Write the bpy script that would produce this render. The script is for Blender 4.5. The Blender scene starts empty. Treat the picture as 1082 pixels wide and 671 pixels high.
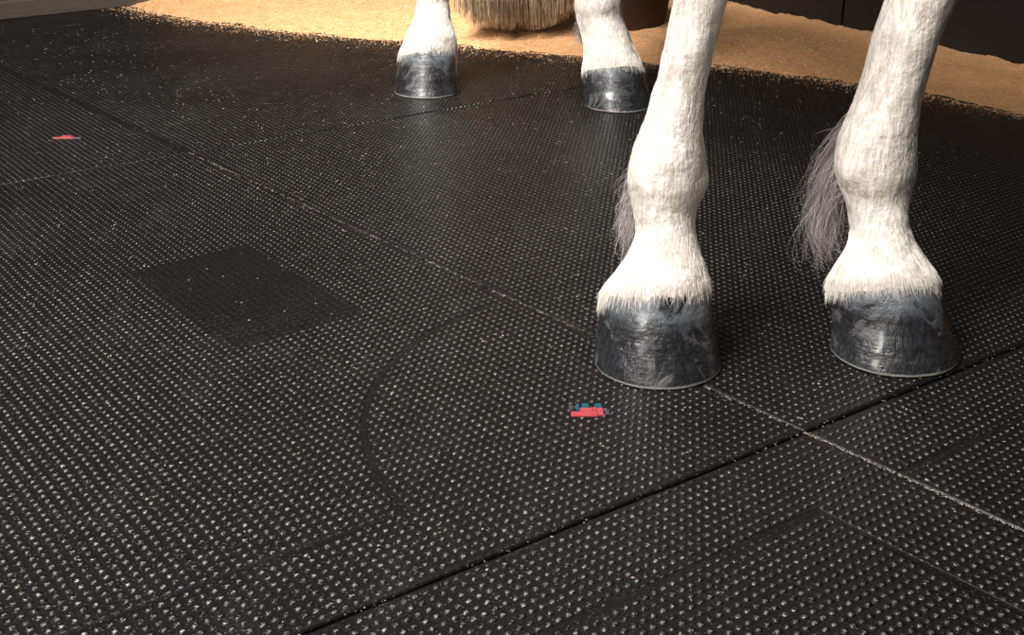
import bpy, math, random
import numpy as np
from mathutils import Vector, Matrix
rng=np.random.default_rng(7)
random.seed(7)
S=bpy.context.scene
COL=S.collection
S.view_settings.view_transform='Standard'
S.view_settings.look='None'

# ------------------------------------------------------------------ helpers
def mesh_obj(name,verts,faces,mat=None,parent=None,smooth=True):
    me=bpy.data.meshes.new(name)
    me.from_pydata([tuple(v) for v in verts],[],[tuple(f) for f in faces])
    me.update()
    if smooth:
        me.polygons.foreach_set('use_smooth',[True]*len(me.polygons))
    o=bpy.data.objects.new(name,me); COL.objects.link(o)
    if mat: me.materials.append(mat)
    if parent: o.parent=parent
    return o

class E:
    """tiny expression wrapper round Math nodes"""
    nt=None
    def __init__(s,k): s.k=k
    @staticmethod
    def m(op,*a,clamp=False):
        n=E.nt.nodes.new('ShaderNodeMath'); n.operation=op; n.use_clamp=clamp
        for i,x in enumerate(a):
            if isinstance(x,E): E.nt.links.new(x.k,n.inputs[i])
            else: n.inputs[i].default_value=float(x)
        return E(n.outputs[0])
    def __add__(s,o): return E.m('ADD',s,o)
    __radd__=__add__
    def __sub__(s,o): return E.m('SUBTRACT',s,o)
    def __rsub__(s,o): return E.m('SUBTRACT',o,s)
    def __mul__(s,o): return E.m('MULTIPLY',s,o)
    __rmul__=__mul__
    def __truediv__(s,o): return E.m('DIVIDE',s,o)
def sabs(a): return E.m('ABSOLUTE',a)
def smax(a,b): return E.m('MAXIMUM',a,b)
def smin(a,b): return E.m('MINIMUM',a,b)
def sstep(lo,hi,x):
    n=E.nt.nodes.new('ShaderNodeMapRange'); n.interpolation_type='SMOOTHSTEP'
    n.inputs[1].default_value=lo; n.inputs[2].default_value=hi
    if lo>hi:
        n.inputs[1].default_value=hi; n.inputs[2].default_value=lo
        n.inputs[3].default_value=1; n.inputs[4].default_value=0
    E.nt.links.new(x.k,n.inputs[0]); return E(n.outputs[0])
def mix(f,a,b):
    n=E.nt.nodes.new('ShaderNodeMix'); n.data_type='RGBA'
    def put(sock,x):
        if isinstance(x,E): E.nt.links.new(x.k,sock)
        elif isinstance(x,(int,float)): sock.default_value=x
        else: sock.default_value=(*x,1)
    if isinstance(f,E): E.nt.links.new(f.k,n.inputs[0])
    else: n.inputs[0].default_value=f
    put(n.inputs[6],a); put(n.inputs[7],b)
    return E(n.outputs[2])
def noise(scale,detail=3,rough=.5,vec=None,dist=0):
    n=E.nt.nodes.new('ShaderNodeTexNoise'); n.inputs['Scale'].default_value=scale
    n.inputs['Detail'].default_value=detail; n.inputs['Roughness'].default_value=rough
    n.inputs['Distortion'].default_value=dist
    E.nt.links.new((vec or E.co).k,n.inputs['Vector']); return E(n.outputs[0])
def vmul(v):
    n=E.nt.nodes.new('ShaderNodeVectorMath'); n.operation='MULTIPLY'
    E.nt.links.new(E.co.k,n.inputs[0]); n.inputs[1].default_value=v; return E(n.outputs[0])
def new_mat(name):
    m=bpy.data.materials.new(name); m.use_nodes=True; E.nt=m.node_tree
    b=m.node_tree.nodes['Principled BSDF']
    tc=m.node_tree.nodes.new('ShaderNodeTexCoord'); E.co=E(tc.outputs['Object'])
    sp=m.node_tree.nodes.new('ShaderNodeSeparateXYZ'); E.nt.links.new(E.co.k,sp.inputs[0])
    E.x,E.y,E.z=[E(sp.outputs[i]) for i in range(3)]
    return m,b
def setin(b,name,x):
    if isinstance(x,E): E.nt.links.new(x.k,b.inputs[name])
    elif isinstance(x,(tuple,list)): b.inputs[name].default_value=(*x,1)
    else: b.inputs[name].default_value=x
def bump(b,h,dist=1.0,strength=1.0):
    n=E.nt.nodes.new('ShaderNodeBump'); n.inputs['Distance'].default_value=dist
    n.inputs['Strength'].default_value=strength
    E.nt.links.new(h.k,n.inputs['Height']); E.nt.links.new(n.outputs[0],b.inputs['Normal'])

# ------------------------------------------------------------------ layout (metres)
O=np.array([.286,1.053]); A=np.array([.655,-.757]); B=np.array([-.822,-.569])
det=A[0]*B[1]-A[1]*B[0]
CORNER=np.array([-.006,4.23]); W1=np.array([-.805,-.593]); W2=np.array([.544,-.839])
EDGE=np.array([(-1.6,4.1),(-1.2,3.55),(-.965,3.348),(-.837,3.238),(-.566,3.084),(-.322,2.99),(0,2.857),(.312,2.726),(.493,2.678),(.667,2.543),(.826,2.42),(.957,2.258),(1.15,1.98),(1.4,1.5),(1.7,.9)])
def edgeY(x): return np.interp(x,EDGE[:,0],EDGE[:,1])

# ------------------------------------------------------------------ materials
# rubber mat
rub,b=new_mat('studded_rubber')
dx=E.x-float(O[0]); dy=E.y-float(O[1])
ca=(dx*float(B[1])-dy*float(B[0]))/float(det)
cb=(dy*float(A[0])-dx*float(A[1]))/float(det)
ang=math.radians(37.5); P=.0101
wob=noise(9,2)*.004
u=((E.x+wob)*math.cos(ang)+(E.y+wob)*math.sin(ang))*(2*math.pi/P)
v=((E.y+wob)*math.cos(ang)-(E.x-wob)*math.sin(ang))*(2*math.pi/P)
cu=E.m('COSINE',u)*.5+.5; cv=E.m('COSINE',v)*.5+.5
stud=sstep(.10,.92,cu*cv)
top=sstep(.35,.9,cu*cv)
def line(d,w): return sstep(w,w*.35,sabs(d))
gr=line(ca-.105,.005)*sstep(.1,.108,sabs(cb)+sstep(0,-.01,cb))
gr2=line(cb-.107,.005)*sstep(.1,.106,ca)
gr3=line(ca+.1,.005)*sstep(.385,.40,cb)
rx_=E.x-.2; ry_=E.y-1.1
rad=E.m('SQRT',rx_*rx_+ry_*ry_)
arc=line(rad-.347,.006)*sstep(0,-.01,ca+.09)*sstep(-.01,.06,cb)*sstep(.09,.06,E.x)
groove=smax(smax(gr,gr2),smax(gr3,arc))
# worn rectangular patch
px=(E.x+.335)*math.cos(math.radians(39))+(E.y-1.407)*math.sin(math.radians(39))
py=(E.y-1.407)*math.cos(math.radians(39))-(E.x+.335)*math.sin(math.radians(39))
edge_n=(noise(70,4,.7)-.5)*.018
def box(hx,hy,s=.006):
    return sstep(hx+s,hx-s,sabs(px)+edge_n)*sstep(hy+s,hy-s,sabs(py)+edge_n)
patch=box(.088,.15,.010); inner=smax(box(.055,.10)-box(.03,.06),0.0)
band=smax(line(ca,.012),line(cb,.012))
m_st=(1-groove)*(1-patch*.93)*(1-band)
d2=noise(300,3,.65)
var=sstep(.25,.75,noise(45,3,.6))*.8+.4
far=sstep(2.5,1.5,E.y+noise(2,2)*.8-.4)*.6+.4      # profile worn flatter where the horse stands to feed
h=stud*m_st*var*far*.0031-groove*.0012-patch*.0001+inner*patch*.0005
h=h+d2*(stud*.0006+.00018)
bump(b,h)
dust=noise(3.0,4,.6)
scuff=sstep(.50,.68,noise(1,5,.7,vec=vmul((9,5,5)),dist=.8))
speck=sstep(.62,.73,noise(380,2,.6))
dust_sheen=sstep(.36,.62,dust)
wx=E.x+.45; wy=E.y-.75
painted_sheen=sstep(1.15,.2,E.m('SQRT',wx*wx+wy*wy))  # stud highlights painted into the base colour, strongest at near left
dust_sheen=smin(dust_sheen*.38+painted_sheen*.75,1.0)  # noise dust plus the painted highlight area
dust_sheen_fac=smax(top*m_st*sstep(.42,.64,d2)*(dust_sheen*.95+.05),speck*(dust_sheen*.6+scuff*.3+.12)*.75)
dust_sheen_fac=smin(dust_sheen_fac+scuff*sstep(.4,.6,d2)*.02*(1-patch),1.0)
setin(b,'Base Color',mix(dust_sheen_fac,(.0042,.0035,.0031),(.25,.23,.21)))
setin(b,'Roughness',(1-stud*m_st)*.24+.21+scuff*.06)
setin(b,'Specular IOR Level',stud*m_st*.60+.22)

shv,b=new_mat('wood_shavings_mat')
n1=noise(70,5,.7); n2=noise(260,3,.6)
setin(b,'Base Color',mix(sstep(.3,.7,n1*.5+n2*.5),(.78,.35,.13),(1.0,.60,.30)))
setin(b,'Roughness',.85); bump(b,n2*.003+n1*.006)
flk,b=new_mat('wood_flake')
setin(b,'Base Color',mix(sstep(.3,.7,noise(40,2)),(.80,.40,.165),(1.0,.68,.40))); setin(b,'Roughness',.8)
crm,b=new_mat('dusty_crumbs')
setin(b,'Base Color',mix(noise(60,2),(.16,.12,.09),(.48,.40,.31))); setin(b,'Roughness',.8)

wl,b=new_mat('black_kickboard')
setin(b,'Base Color',mix(noise(8,4),(.006,.006,.006),(.018,.016,.015))); setin(b,'Roughness',.55); bump(b,noise(60,4)*.002)
wd,b=new_mat('weathered_plank')
setin(b,'Base Color',mix(noise(20,5,vec=vmul((1,1,8))),(.04,.032,.025),(.12,.095,.075))); setin(b,'Roughness',.8)
conc,b=new_mat('concrete')
setin(b,'Base Color',mix(noise(20,5),(.006,.006,.006),(.015,.014,.013))); setin(b,'Roughness',.9)

coat,b=new_mat('white_coat')
streak=noise(1,5,.65,vec=vmul((240,240,28)))
big=noise(22,5,.65)
c1=mix(sstep(.35,.68,streak),(.56,.49,.42),(.86,.81,.74))
c2=mix(sstep(.48,.70,big)*.48,c1,(.46,.37,.31))
setin(b,'Base Color',c2); setin(b,'Roughness',.6)
bump(b,streak*.0014+big*.006)
b.inputs['Sheen Weight'].default_value=.05
def hairmat(name,ca_,cb_):
    m,b=new_mat(name)
    hi=E.nt.nodes.new('ShaderNodeHairInfo')
    setin(b,'Base Color',mix(E(hi.outputs['Random']),ca_,cb_)); setin(b,'Roughness',.55)
    return m
h_white=hairmat('white_hair',(.64,.57,.49),(.95,.90,.84))
h_grey=hairmat('grey_feather_hair',(.14,.12,.12),(.70,.62,.60))
h_tail=hairmat('blond_tail_hair',(.18,.11,.055),(.74,.57,.38))

hoofm,b=new_mat('hoof_horn')
vs=noise(1,5,.7,vec=vmul((230,230,14)))
mo=noise(22,5,.7,dist=.6)
cc=mix(sstep(.35,.7,vs),(.009,.009,.010),(.030,.030,.033))
cc=mix(sstep(.55,.61,mo)*.5,cc,(.13,.128,.13))
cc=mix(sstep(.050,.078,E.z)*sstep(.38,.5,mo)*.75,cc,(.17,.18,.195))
cc=mix(sstep(.0045,.0025,E.z),cc,(.26,.24,.22))
setin(b,'Base Color',cc)
setin(b,'Roughness',sstep(.4,.62,mo)*.22+.23)
b.inputs['Coat Weight'].default_value=.5; b.inputs['Coat Roughness'].default_value=.18
rings=noise(1,3,.5,vec=vmul((12,12,170)))
bump(b,rings*.0010+vs*.0006+mo*.004)

# ------------------------------------------------------------------ floor, walls
def clip(poly,p,n):
    out=[]
    for i in range(len(poly)):
        a=poly[i]; c=poly[(i+1)%len(poly)]
        da=np.dot(a-p,n); dc=np.dot(c-p,n)
        if da>=0: out.append(a)
        if (da>=0)!=(dc>=0): out.append(a+(c-a)*(da/(da-dc)))
    return out
L=5.2
fl=[CORNER,CORNER+W1*L,CORNER+W1*L+W2*L,CORNER+W2*L]
mesh_obj('floor',[(p[0],p[1],z) for z in(-.012,-.03) for p in fl],[(0,1,2,3),(7,6,5,4)]+[(i,i+4,(i+1)%4+4,(i+1)%4) for i in range(4)],conc,smooth=False)
n1v=W2; n2v=W1
G=.0016
def mat_slab(a0,a1,b0,b1):
    a0+=G;a1-=G;b0+=G;b1-=G
    poly=[O+A*a+B*b_ for a,b_ in((a0,b0),(a1,b0),(a1,b1),(a0,b1))]
    for p,n in((CORNER+W2*.004,n1v),(CORNER+W1*.004,n2v),(CORNER+W2*(L-.01),-W2),(CORNER+W1*(L-.01),-W1)):
        if len(poly)<3: return
        poly=clip(poly,p,n)
    if len(poly)<3: return
    ar=0
    for i in range(len(poly)):
        q=poly[(i+1)%len(poly)]; ar+=poly[i][0]*q[1]-q[0]*poly[i][1]
    if abs(ar)<.01: return
    if ar<0: poly=poly[::-1]
    n=len(poly)
    vs=[(p[0],p[1],0) for p in poly]+[(p[0],p[1],-.012) for p in poly]
    fs=[tuple(range(n)),tuple(range(2*n-1,n-1,-1))]+[(i,i+n,(i+1)%n+n,(i+1)%n) for i in range(n)]
    o=mesh_obj('rubber_mat',vs,fs,rub,smooth=False)
    md=o.modifiers.new('b','BEVEL'); md.width=.0035; md.segments=3; md.limit_method='ANGLE'
bs=[-3.66,-1.83,0,1.83,3.66,5.5]
for (a0,a1,off) in((-3.8,-2.54,.0),(-2.54,-1.27,.9),(-1.27,0,0),(0,1.27,0),(1.27,2.6,.9),(2.6,3.9,0),(-5.1,-3.8,.9)):
    for i in range(len(bs)-1): mat_slab(a0,a1,bs[i]+off,bs[i+1]+off)

def wall(name,p0,d,length,nrm,h0,h1,th,mat,z_bev=0):
    p0=np.array(p0);p1=p0+d*length
    q=[p0,p1,p1+nrm*th,p0+nrm*th]
    vs=[(p[0],p[1],z) for z in(h0,h1) for p in q]
    fs=[(3,2,1,0),(4,5,6,7)]+[(i,(i+1)%4,(i+1)%4+4,i+4) for i in range(4)]
    o=mesh_obj(name,vs,fs,mat,smooth=False)
    md=o.modifiers.new('b','BEVEL'); md.width=.003; md.segments=2
    return o
wr=bpy.data.objects.new('wall_right',None); COL.objects.link(wr)
wlft=bpy.data.objects.new('wall_left',None); COL.objects.link(wlft)
for w,d,n,offs in((wr,W2,-W1,.27),(wlft,W1,-W2,.6)):
    edges=[0]+[offs+1.2*k for k in range(0,5) if offs+1.2*k<L]+[L]
    for i in range(len(edges)-1):
        o=wall('panel',CORNER+d*(edges[i]+.004),d,edges[i+1]-edges[i]-.008,n,-.012,1.25,.04,wl); o.parent=w
    o=wall('backing',CORNER+n*.041,d,L,n,-.03,2.4,.06,wl); o.parent=w
bl=wall('baseboard_left',CORNER+W1*.9+W2*.0,W1,L-.95,W2,.0,.045,.035,wd)

# ------------------------------------------------------------------ shavings bed
nx,ny=260,220
xs=np.linspace(-1.5,1.75,nx); ys=np.linspace(.9,4.3,ny)
def vnoise(x,y,sc,seed):
    r=np.random.default_rng(seed); g=r.random((64,64))
    X=(x*sc)%63; Y=(y*sc)%63; xi=X.astype(int); yi=Y.astype(int); fx=X-xi; fy=Y-yi
    fx=fx*fx*(3-2*fx); fy=fy*fy*(3-2*fy)
    return (g[xi,yi]*(1-fx)*(1-fy)+g[xi+1,yi]*fx*(1-fy)+g[xi,yi+1]*(1-fx)*fy+g[xi+1,yi+1]*fx*fy)
def bed_h(x,y):
    d=(y-edgeY(x))*.85
    n=vnoise(x+9,y+9,6,1)*.5+vnoise(x+9,y+9,17,2)*.3+vnoise(x+9,y+9,45,3)*.2
    d=d+(n-.5)*.09
    return np.where(d>0,np.minimum(d*.16,.03),d*.16)+(vnoise(x+9,y+9,60,5)-.5)*.004+(n-.5)*.022*np.clip(d*5,0,1)-.001
XX,YY=np.meshgrid(xs,ys,indexing='ij')
ZZ=bed_h(XX,YY)
rel=np.stack([XX-CORNER[0],YY-CORNER[1]],-1)
ins=(rel@W1>.0)&(rel@W2>.0)
ids=-np.ones((nx,ny),int); vs=[];fs=[]
for i in range(nx):
    for j in range(ny):
        if ins[i,j] and ZZ[i,j]>-.011: ids[i,j]=len(vs); vs.append((XX[i,j],YY[i,j],ZZ[i,j]))
for i in range(nx-1):
    for j in range(ny-1):
        q=(ids[i,j],ids[i+1,j],ids[i+1,j+1],ids[i,j+1])
        if min(q)>=0: fs.append(q)
bed=mesh_obj('wood_shavings_bed',vs,fs,shv)
def flakes(name,x,y,z,size,mat,parent=None,flat=.5,asp=.5):
    n=len(x)
    a=rng.random(n)*2*np.pi; t=(rng.random(n)-.5)*flat; t2=(rng.random(n)-.5)*flat
    l=size*(.5+rng.random(n)); w=l*asp*(.4+rng.random(n))
    ux=np.stack([np.cos(a),np.sin(a),t],1)*l[:,None]*.5
    uy=np.stack([-np.sin(a),np.cos(a),t2],1)*w[:,None]*.5
    c=np.stack([x,y,z+ (np.abs(t)*l+np.abs(t2)*w)*.5],1)
    up=np.zeros_like(c); up[:,2]=l*.18
    V=np.concatenate([c-ux-uy*.7,c+ux*.8-uy,c+ux+uy*.8,c-ux*.7+uy,c+up],0)
    i=np.arange(n)
    F=[]
    q=np.stack([i,i+n,i+2*n,i+3*n],1)
    for k in range(4): F.append(np.stack([q[:,k],q[:,(k+1)%4],i+4*n],1))
    F=np.concatenate(F,0)
    return mesh_obj(name,V.tolist(),F.tolist(),mat,parent,smooth=False)
n=30000
x=rng.uniform(-1.4,1.5,n); y=edgeY(x)+rng.random(n)**1.3*1.2-.03
r=np.stack([x-CORNER[0],y-CORNER[1]],1); k=(r@W1>.01)&(r@W2>.01); x=x[k];y=y[k]
z=np.maximum(bed_h(x,y),0)
flakes('loose_flakes',x,y,z,.005,flk,bed,flat=.6)
n=5500
x=rng.uniform(-1.4,1.5,n); y=edgeY(x)-np.abs(rng.normal(0,.05,n)); z=np.maximum(bed_h(x,y),0)
flakes('spilled_flakes',x,y,z,.0030,flk,bed,flat=.6)
n=13000
x=rng.uniform(-1.6,1.4,n); y=rng.uniform(.5,3.1,n)
pr=.14+.86*np.clip((y-1.0)/1.8,0,1)**1.5; k=(rng.random(n)<pr)&(y<edgeY(x))
x=x[k];y=y[k]
flakes('scattered_crumbs',x,y,np.zeros(len(x))+.001,.0023,crm,None,flat=.6)
n=1500
t=rng.uniform(-1.3,1.3,n); s=rng.normal(0,.0014,n)
p1=O+A*t[:,None]+B*s[:,None]
t2=rng.uniform(-1.0,1.0,200); p2=O+B*t2[:,None]+A*rng.normal(0,.002,200)[:,None]
t3=rng.uniform(.105,.7,700); p3=O+A*t3[:,None]+B*(.107+rng.normal(0,.001,700))[:,None]
t4=rng.uniform(0,.7,500); p4=O+A*t4[:,None]+B*(rng.normal(0,.001,500))[:,None]
p=np.concatenate([p1,p2,p3,p4])
flakes('seam_dust',p[:,0],p[:,1],np.zeros(len(p))-.001,.0015,crm,None,flat=.6)

# ------------------------------------------------------------------ badges
def pm(name,col,r=.4):
    m,b=new_mat(name); setin(b,'Base Color',mix(noise(300,2),col,tuple(c*.6 for c in col))); setin(b,'Roughness',r); return m
red=pm('badge_red',(.44,.06,.07)); teal=pm('badge_teal',(.008,.09,.13)); grey=pm('badge_grey',(.05,.055,.065))
def badge(cx,cy,rot,sc,cells):
    root=bpy.data.objects.new('mat_badge',None); COL.objects.link(root); root.location=(cx,cy,0); root.rotation_euler=(0,0,rot)
    for (x0,y0,x1,y1,m,hh) in cells:
        x0,y0,x1,y1=[q*sc for q in(x0,y0,x1,y1)]; e=.0006
        vs=[(x0,y0,.0004),(x1,y0,.0004),(x1,y1,.0004),(x0,y1,.0004),(x0+e,y0+e,hh),(x1-e,y0+e,hh),(x1-e,y1-e,hh),(x0+e,y1-e,hh)]
        mesh_obj('inlay',vs,[(4,5,6,7),(0,1,5,4),(1,2,6,5),(2,3,7,6),(3,0,4,7)],m,root,smooth=False)
badge(.078,1.092,.0,.95,[(-.020,-.010,.008,.0,red,.0016),(-.010,.0,.004,.008,red,.0016),(-.014,.003,-.010,.018,teal,.0016),(-.008,.008,.000,.018,teal,.0016),(.004,.001,.008,.010,red,.0016),(.006,.010,.014,.018,teal,.0016),(.016,-.006,.021,.004,grey,.0014),(.008,-.008,.015,.008,red,.0016),(-.022,.006,-.016,.014,grey,.0014)])
badge(-.782,2.102,.0,1.0,[(-.024,-.004,.012,.004,red,.0016),(-.012,.004,.006,.014,red,.0016),(.012,-.004,.026,.004,grey,.0015)])

# ------------------------------------------------------------------ horse
horse=bpy.data.objects.new('white_horse',None); COL.objects.link(horse); 
BK=np.array([-.20,.98]); SD=np.array([.98,.20])
def cr(rows,m):
    rows=np.array(rows,float); n=len(rows); out=[]
    for i in range(n-1):
        p0=rows[max(i-1,0)];p1=rows[i];p2=rows[i+1];p3=rows[min(i+2,n-1)]
        for k in range(m):
            t=k/m
            out.append(.5*((2*p1)+(-p0+p2)*t+(2*p0-5*p1+4*p2-p3)*t*t+(-p0+3*p1-3*p2+p3)*t**3))
    out.append(rows[-1]); return np.array(out)
def wrap(a): return ((a+np.pi)%(2*np.pi))-np.pi
def shape(phi,z,kind):
    # phi: 0=side,90=back
    f=np.ones_like(phi)
    if kind=='leg':
        w=np.clip((z-.20)/.06,0,1)*np.clip((.47-z)/.06,0,1)
        for p0 in(math.radians(20),math.radians(160)):
            f-=.14*w*np.exp(-(wrap(phi-p0)/.20)**2)
        for p0 in(math.radians(-30),math.radians(-150)):
            f-=.12*w*np.exp(-(wrap(phi-p0)/.20)**2)
        w2=np.exp(-((z-.19)/.03)**2)
        f+=.16*w2*np.exp(-((phi-math.pi/2)/.5)**2)
        for p0 in(math.radians(-25),math.radians(-155)):
            f+=.05*np.exp(-((z-.187)/.014)**2)*np.exp(-(wrap(phi-p0)/.35)**2)
        w3=np.exp(-((z-.160)/.016)**2)
        f-=.05*w3*np.exp(-((phi+math.pi/2)/.6)**2)
        w4=np.exp(-((z-.10)/.03)**2)
        f-=.08*w4*np.exp(-((phi-math.pi/2)/.35)**2)
    return f
def ringpts(row,Yc,phi,kind):
    z,cx,rx,o,ry,tilt=row
    f=shape(phi,z,kind)
    a=np.cos(phi)*rx*f; bb=np.sin(phi)*ry*f
    x=cx+SD[0]*a+BK[0]*bb; y=Yc+o+SD[1]*a+BK[1]*bb; zz=z-tilt*bb
    return np.stack([x,y,zz],1)
def loft_leg(name,rows,Yc,mat,kind,m=8,seg=72,caps=(False,False)):
    R=cr(rows,m); phi=np.arange(seg)/seg*2*np.pi; phi=np.where(phi>np.pi,phi-2*np.pi,phi)
    V=np.concatenate([ringpts(r,Yc,phi,kind) for r in R]); F=[]
    for i in range(len(R)-1):
        for j in range(seg):
            k=(j+1)%seg; F.append((i*seg+j,i*seg+k,(i+1)*seg+k,(i+1)*seg+j))
    F=[f[::-1] for f in F] if R[0][0]>R[-1][0] else F
    V=V.tolist()
    if caps[0]:
        c=len(V);V.append(np.mean(V[:seg],0).tolist()); F+=[(c,(j+1)%seg,j) for j in range(seg)]
    if caps[1]:
        c=len(V);b0=(len(R)-1)*seg;V.append(np.mean(V[b0:b0+seg],0).tolist()); F+=[(c,b0+j,b0+(j+1)%seg) for j in range(seg)]
    return mesh_obj(name,V,F,mat,horse),R
def hair(name,strands,radius,mat,tip=.25):
    """strands: (N,K,3)"""
    N,K,_=strands.shape
    hc=bpy.data.hair_curves.new(name); hc.add_curves([K]*N)
    if 'position' not in hc.attributes: hc.attributes.new('position','FLOAT_VECTOR','POINT')
    hc.attributes['position'].data.foreach_set('vector',strands.reshape(-1).astype(np.float32))
    ra=hc.attributes.get('radius') or hc.attributes.new('radius','FLOAT','POINT')
    t=np.linspace(1,tip,K); rr=(np.ones((N,1))*t[None,:]*radius).astype(np.float32)
    ra.data.foreach_set('value',rr.reshape(-1))
    hc.materials.append(mat)
    o=bpy.data.objects.new(name,hc); COL.objects.link(o); o.parent=horse
    return o
def coat_hairs(name,R,Yc,n,zlo,zhi,length,radius,K=4,lift=.0018,jitter=.22):
    R=R[np.argsort(R[:,0])]
    z=rng.uniform(zlo,zhi,n); phi=rng.uniform(-np.pi,np.pi,n)
    rows=np.stack([z]+[np.interp(z,R[:,0],R[:,i]) for i in range(1,6)],1)
    z2=z-.006
    rows2=np.stack([z2]+[np.interp(z2,R[:,0],R[:,i]) for i in range(1,6)],1)
    P=np.zeros((n,3)); Dn=np.zeros((n,3))
    for i in range(n):
        P[i]=ringpts(rows[i],Yc,phi[i:i+1],'leg')[0]
        Dn[i]=ringpts(rows2[i],Yc,phi[i:i+1],'leg')[0]-P[i]
    Dn/=np.linalg.norm(Dn,axis=1)[:,None]
    Nn=np.stack([SD[0]*np.cos(phi)+BK[0]*np.sin(phi),SD[1]*np.cos(phi)+BK[1]*np.sin(phi),np.zeros(n)],1)
    T=np.cross(Nn,Dn)
    l=length*(.5+1.0*rng.random(n)); jit=rng.normal(0,jitter,n)
    st=np.zeros((n,K,3)); lf=.3+rng.random(n)
    for k in range(K):
        t=k/(K-1)
        st[:,k]=P+Dn*(l*t)[:,None]+Nn*(lift*(t**.6)*lf)[:,None]+T*(jit*l*t*t)[:,None]-Nn*.0003
    return hair(name,st,radius,h_white)

def mk(rows,ryf):
    return [(z,cx,rx,o,rx*f,t) for (z,cx,rx,o),(f,t) in zip(rows,ryf)]
rowsA=[(.064,.1559,.0595,.034),(.079,.1577,.0570,.037),(.094,.1611,.0489,.041),(.113,.1645,.0380,.047),(.132,.1665,.0319,.054),(.152,.1657,.0333,.060),(.171,.1670,.0389,.066),(.191,.1674,.0419,.070),(.217,.1673,.0385,.072),(.238,.1694,.0333,.073),(.268,.1744,.0275,.074),(.298,.1794,.0258,.075),(.337,.1855,.0259,.075),(.376,.1924,.0271,.075),(.42,.199,.030,.075),(.45,.204,.040,.072),(.49,.208,.046,.07),(.53,.212,.041,.075),(.60,.216,.046,.085),(.75,.226,.062,.10),(.92,.24,.075,.11)]
rowsB=[(.063,.4127,.0590,.034),(.078,.4103,.0565,.037),(.093,.4088,.0473,.041),(.113,.4082,.0347,.047),(.134,.4064,.0300,.055),(.155,.4040,.033,.062),(.181,.3996,.0408,.068),(.205,.3986,.0426,.071),(.231,.4004,.0400,.073),(.262,.4046,.0343,.074),(.292,.4101,.0324,.075),(.332,.4165,.0325,.075),(.371,.4252,.0331,.075),(.42,.433,.034,.075),(.45,.437,.041,.072),(.49,.44,.047,.07),(.53,.44,.042,.075),(.60,.437,.046,.085),(.75,.43,.062,.10),(.92,.42,.075,.11)]
fA=[(1.0,.36),(.98,.38),(.98,.40),(1.05,.40),(1.15,.35),(1.15,.22),(1.12,.12),(1.12,.05),(1.15,0),(1.2,0)]+[(1.3,0)]*4+[(1.25,0)]*7
fB=[(1.0,.36),(.98,.38),(.98,.40),(1.05,.40),(1.15,.35),(1.15,.22),(1.1,.12),(1.1,.05),(1.12,0),(1.2,0)]+[(1.25,0)]*3+[(1.25,0)]*7
rowsC=[(.064,-.170,.0585,.030),(.0785,-.168,.057,.033),(.097,-.1645,.0523,.038),(.115,-.1635,.0456,.044),(.134,-.161,.038,.050),(.153,-.159,.034,.055),(.171,-.159,.032,.06),(.205,-.158,.038,.07),(.25,-.156,.029,.08),(.38,-.15,.032,.12),(.45,-.145,.042,.15),(.52,-.14,.042,.14),(.65,-.13,.06,.06),(.88,-.10,.095,-.02)]
fC=[(1.0,.34),(1.0,.36),(1.0,.38),(1.0,.36),(1.1,.3),(1.1,.2),(1.1,.15),(1.15,.05),(1.25,0),(1.35,0),(1.4,0),(1.4,0),(1.6,0),(1.6,0)]
rowsD=[(.060,.195,.0585,.029),(.0695,.193,.0565,.033),(.086,.190,.052,.04),(.1085,.1845,.0464,.05),(.129,.178,.045,.06),(.155,.169,.0445,.07),(.184,.1647,.0425,.072),(.25,.162,.031,.08),(.38,.158,.032,.12),(.45,.155,.042,.15),(.52,.15,.042,.14),(.65,.15,.06,.06),(.88,.14,.095,-.02)]
fD=[(1.0,.34),(1.0,.36),(1.0,.38),(1.0,.34),(1.1,.2),(1.1,.1),(1.15,.05),(1.25,0),(1.35,0),(1.4,0),(1.4,0),(1.6,0),(1.6,0)]
legs={}
for nm,rows,ff,Yc in(('leg_front_near',rowsA,fA,1.205),('leg_front_far',rowsB,fB,1.233),('leg_hind_near',rowsC,fC,2.45),('leg_hind_far',rowsD,fD,2.34)):
    o,R=loft_leg(nm,mk(rows,ff),Yc,coat,'leg'); legs[nm]=(R,Yc)
    tx=bpy.data.textures.new('lumps','CLOUDS'); tx.noise_scale=.04
    md=o.modifiers.new('lumps','DISPLACE'); md.texture=tx; md.strength=.006; md.texture_coords='GLOBAL'
def hoof(nm,Yc,rows):
    rr=[(z,cx,rx,o,ry,t) for z,cx,rx,o,ry,t in rows]
    o,R=loft_leg(nm,rr,Yc,hoofm,'hoof',m=8,caps=(True,True))
    tx=bpy.data.textures.new('chips','CLOUDS'); tx.noise_scale=.025
    md=o.modifiers.new('chips','DISPLACE'); md.texture=tx; md.strength=.002; md.texture_coords='GLOBAL'
hoof('hoof_front_near',1.205,[(.0005,.1588,.0665,.000,.0635,0),(.003,.1588,.0690,.000,.0655,0),(.015,.1578,.0672,.007,.0645,.08),(.035,.1565,.0635,.018,.0625,.2),(.055,.1560,.0605,.029,.0600,.34),(.068,.1562,.0590,.034,.0580,.37),(.078,.1570,.0530,.038,.053,.38)])
hoof('hoof_front_far',1.233,[(.0005,.4246,.0675,.000,.0635,0),(.003,.4246,.0702,.000,.0655,0),(.015,.4232,.0670,.007,.0645,.08),(.033,.4203,.0618,.018,.0615,.2),(.055,.4140,.0590,.029,.0590,.34),(.068,.4127,.0575,.034,.0570,.37),(.078,.4105,.0520,.038,.052,.38)])
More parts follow.
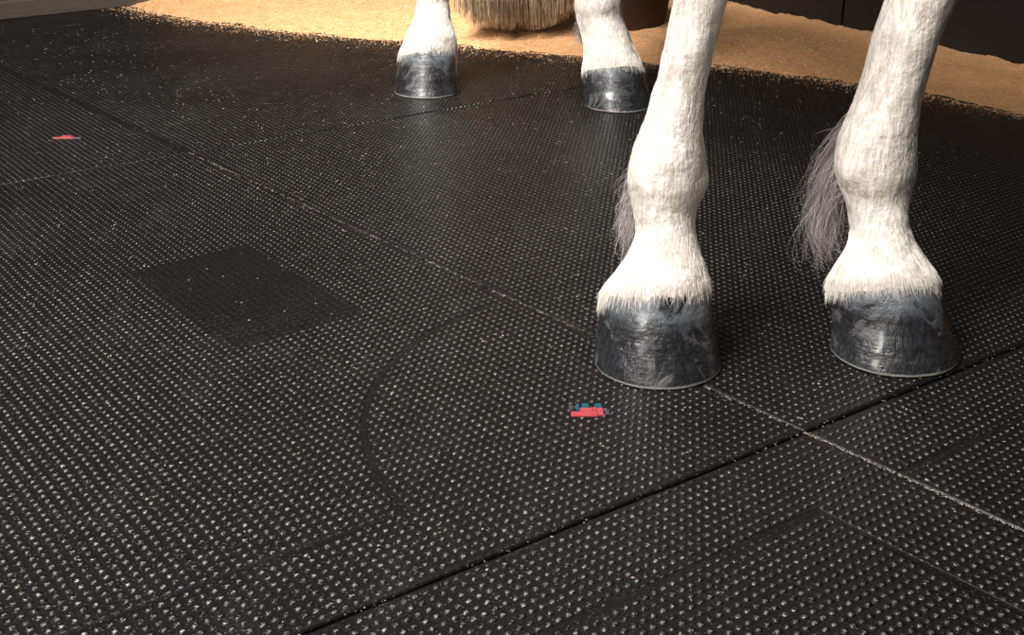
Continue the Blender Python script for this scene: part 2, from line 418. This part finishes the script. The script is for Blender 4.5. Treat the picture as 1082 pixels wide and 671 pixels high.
hoof('hoof_hind_near',2.45,[(.0005,-.1705,.0655,0,.065,0),(.003,-.1705,.0677,0,.067,0),(.015,-.1705,.066,.007,.065,.08),(.033,-.1705,.063,.016,.062,.2),(.055,-.170,.060,.027,.059,.34),(.068,-.170,.0575,.031,.057,.36),(.078,-.169,.052,.035,.052,.37)])
hoof('hoof_hind_far',2.34,[(.0005,.2055,.0645,0,.064,0),(.003,.2055,.0667,0,.066,0),(.015,.203,.065,.007,.065,.08),(.0275,.200,.063,.015,.062,.18),(.048,.197,.060,.025,.059,.3),(.062,.195,.0575,.031,.057,.35),(.072,.192,.052,.036,.052,.36)])
for nm,n,zt in(('leg_front_near',7000,.42),('leg_front_far',7000,.42),('leg_hind_near',2600,.22),('leg_hind_far',2600,.22)):
    R,Yc=legs[nm]; f=nm.startswith('leg_front')
    coat_hairs('coat_'+nm,R,Yc,n,.09,zt,.006 if f else .008,.00016 if f else .0003,lift=.0004,jitter=.09)
    coat_hairs('pastern_hair_'+nm,R,Yc,3600 if f else 1200,.07,.13,.010,.0002 if f else .0003,lift=.0009,jitter=.11)
    coat_hairs('coronet_fringe_'+nm,R,Yc,2400 if f else 1200,.064,.086,.014,.00022 if f else .0003,lift=.0018,jitter=.17)
def feather(name,n,root0,root1,spread,bulge,tip,rad=.0003,K=10,curl=.006):
    st=np.zeros((n,K,3))
    t0=rng.random(n)
    root=np.array(root0)+(np.array(root1)-np.array(root0))*t0[:,None]+rng.normal(0,.003,(n,3))
    tp=np.array(tip)+rng.normal(0,1,(n,3))*np.array(spread)+np.array([0,0,1])*((1-t0)*.07*rng.random(n))[:,None]
    bl=np.array(bulge)*(.1+1.2*rng.random(n))[:,None]
    clump=rng.integers(0,18,n); ph=clump*1.7
    cx=np.cos(clump*2.4)*.009; 
    for k in range(K):
        t=k/(K-1)
        p=root*(1-t)+tp*t+bl*(4*t*(1-t))**.8
        p[:,0]+=np.sin(ph+t*8)*curl*t+cx*t; p[:,1]+=np.cos(ph+t*6)*curl*t
        st[:,k]=p
    hair(name,st,rad,h_grey,tip=.2)
feather('feather_front_far',620,(.380,1.33,.250),(.370,1.325,.145),(.010,.018,.018),(-.018,.012,.002),(.366,1.345,.080),rad=.00026,curl=.009)
feather('feather_front_near',300,(.143,1.31,.205),(.138,1.305,.14),(.005,.014,.018),(-.009,.012,.0),(.136,1.315,.092),rad=.00026)
feather('feather_hind_far',200,(.136,2.43,.15),(.138,2.43,.12),(.006,.015,.010),(-.004,.01,.0),(.139,2.45,.10),rad=.0005)
# tail
n=2600;K=16
a=rng.random(n)*2*np.pi; r=np.sqrt(rng.random(n))
st=np.zeros((n,K,3))
tipz=.03+.05*rng.random(n)**2+ .05*r**4
for k in range(K):
    t=k/(K-1)
    w=.03+.115*min(1,t*1.25)**.8
    cl=np.sin(a*5+t*6)*.012*t
    st[:,k,0]=-.01+.02*t+np.cos(a)*r*w+cl
    st[:,k,1]=2.74+.20*min(1,t*2.2)+.0*t+np.sin(a)*r*w*.45
    st[:,k,2]=1.05*(1-t)+tipz*t
hair('tail',st,.0009,h_tail,tip=.4)
def tube(name,pts,mat,seg=32,m=6):
    R=cr(pts,m); V=[];F=[]
    for i,r in enumerate(R):
        p=Vector(r[:3]); q=Vector(R[min(i+1,len(R)-1)][:3])-Vector(R[max(i-1,0)][:3]); q.normalize()
        s=q.cross(Vector((0,0,1)));s.normalize(); up=s.cross(q)
        for j in range(seg):
            t=j/seg*2*math.pi; V.append(p+s*(math.cos(t)*r[3])+up*(math.sin(t)*r[4]))
    for i in range(len(R)-1):
        for j in range(seg):
            k=(j+1)%seg; F.append((i*seg+j,(i+1)*seg+j,(i+1)*seg+k,i*seg+k))
    F.append(tuple(range(seg))); F.append(tuple(range((len(R)-1)*seg,len(R)*seg))[::-1])
    return mesh_obj(name,V,F,mat,horse)
tube('torso',[(.37,1.06,.98,.05,.07),(.36,1.12,.98,.14,.19),(.33,1.3,1.0,.21,.27),(.26,1.6,1.0,.25,.29),(.18,1.9,1.01,.27,.29),(.09,2.2,1.04,.26,.26),(.03,2.45,1.08,.23,.23),(.0,2.66,1.05,.15,.16),(-.01,2.74,1.04,.04,.05)],coat)
tube('neck',[(.33,1.35,1.08,.14,.26),(.37,1.12,1.25,.11,.20),(.42,.92,1.42,.085,.15),(.44,.84,1.52,.07,.11)],coat)
tube('head',[(.44,.93,1.58,.04,.05),(.44,.86,1.56,.085,.11),(.45,.74,1.47,.085,.13),(.47,.60,1.35,.06,.085),(.48,.50,1.26,.055,.065),(.485,.45,1.21,.03,.035)],coat)
for sx in(-.05,.05):
    tube('ear',[(.44+sx,.89,1.62,.03,.02),(.44+sx*1.2,.88,1.69,.028,.012),(.44+sx*1.1,.87,1.76,.004,.003)],coat,seg=12)
    tube('eye',[(.447+sx*1.55,.78,1.515,.004,.004),(.447+sx*1.6,.77,1.505,.016,.016),(.447+sx*1.6,.755,1.495,.016,.016),(.447+sx*1.55,.745,1.485,.004,.004)],hoofm,seg=12)
mn=1200;K=8;st=np.zeros((mn,K,3)); t0=rng.random(mn)
for k in range(K):
    t=k/(K-1)
    st[:,k,0]=.36+.08*t0-.13*min(1,t*1.6)+rng.normal(0,.004,mn)
    st[:,k,1]=1.25-.35*t0
    st[:,k,2]=1.40+.24*t0-.30*t**1.3
hair('mane',st,.0012,h_tail)

# feed bucket behind the horse
buck,b=new_mat('maroon_rubber'); setin(b,'Base Color',mix(noise(30,3),(.022,.007,.005),(.042,.013,.009))); setin(b,'Roughness',.5)
prof=[(.085,.0),(.095,.006),(.10,.03),(.118,.16),(.125,.22),(.133,.225),(.133,.235),(.124,.236),(.116,.22),(.098,.03),(.0,.022)]
seg=48;V=[];F=[]
for r_,z_ in prof:
    for j in range(seg):
        t=j/seg*2*math.pi; V.append((.275+r_*math.cos(t),3.03+r_*math.sin(t),.024+z_))
for i in range(len(prof)-1):
    for j in range(seg):
        k=(j+1)%seg;F.append((i*seg+j,i*seg+k,(i+1)*seg+k,(i+1)*seg+j))
F.append(tuple(range(seg))[::-1])
mesh_obj('feed_bucket',V,F,buck)

# ------------------------------------------------------------------ lights
def area(name,loc,tgt,size,power,col,sy=None,spread=None):
    l=bpy.data.lights.new(name,'AREA'); l.energy=power; l.color=col; l.size=size
    if sy: l.shape='RECTANGLE'; l.size_y=sy
    if spread: l.spread=math.radians(spread)
    o=bpy.data.objects.new(name,l); COL.objects.link(o); o.location=loc
    o.rotation_euler=(Vector(tgt)-Vector(loc)).to_track_quat('-Z','Y').to_euler()
area('ceiling_light',(-1.1,.45,2.4),(-.6,.7,0),1.2,90,(1,.98,.96),.8,spread=130)
area('flash_softbox',(-1.4,-.8,1.7),(.25,1.4,.2),.6,37,(1,.96,.9))
area('bed_light',(-.7,1.9,2.4),(.4,3.1,0),1.0,36,(1,.97,.92),spread=90)
w=bpy.data.worlds.new('w'); S.world=w; w.use_nodes=True
w.node_tree.nodes['Background'].inputs[0].default_value=(.97,.96,1,1); w.node_tree.nodes['Background'].inputs[1].default_value=.08

cd=bpy.data.cameras.new('camera'); cam=bpy.data.objects.new('camera',cd); COL.objects.link(cam)
cd.sensor_width=36; cd.lens=36*1300/1082; cd.clip_start=.01
cam.location=(0,0,.59); cam.rotation_euler=(math.radians(90)-math.atan(578/1300),0,0)
S.camera=cam
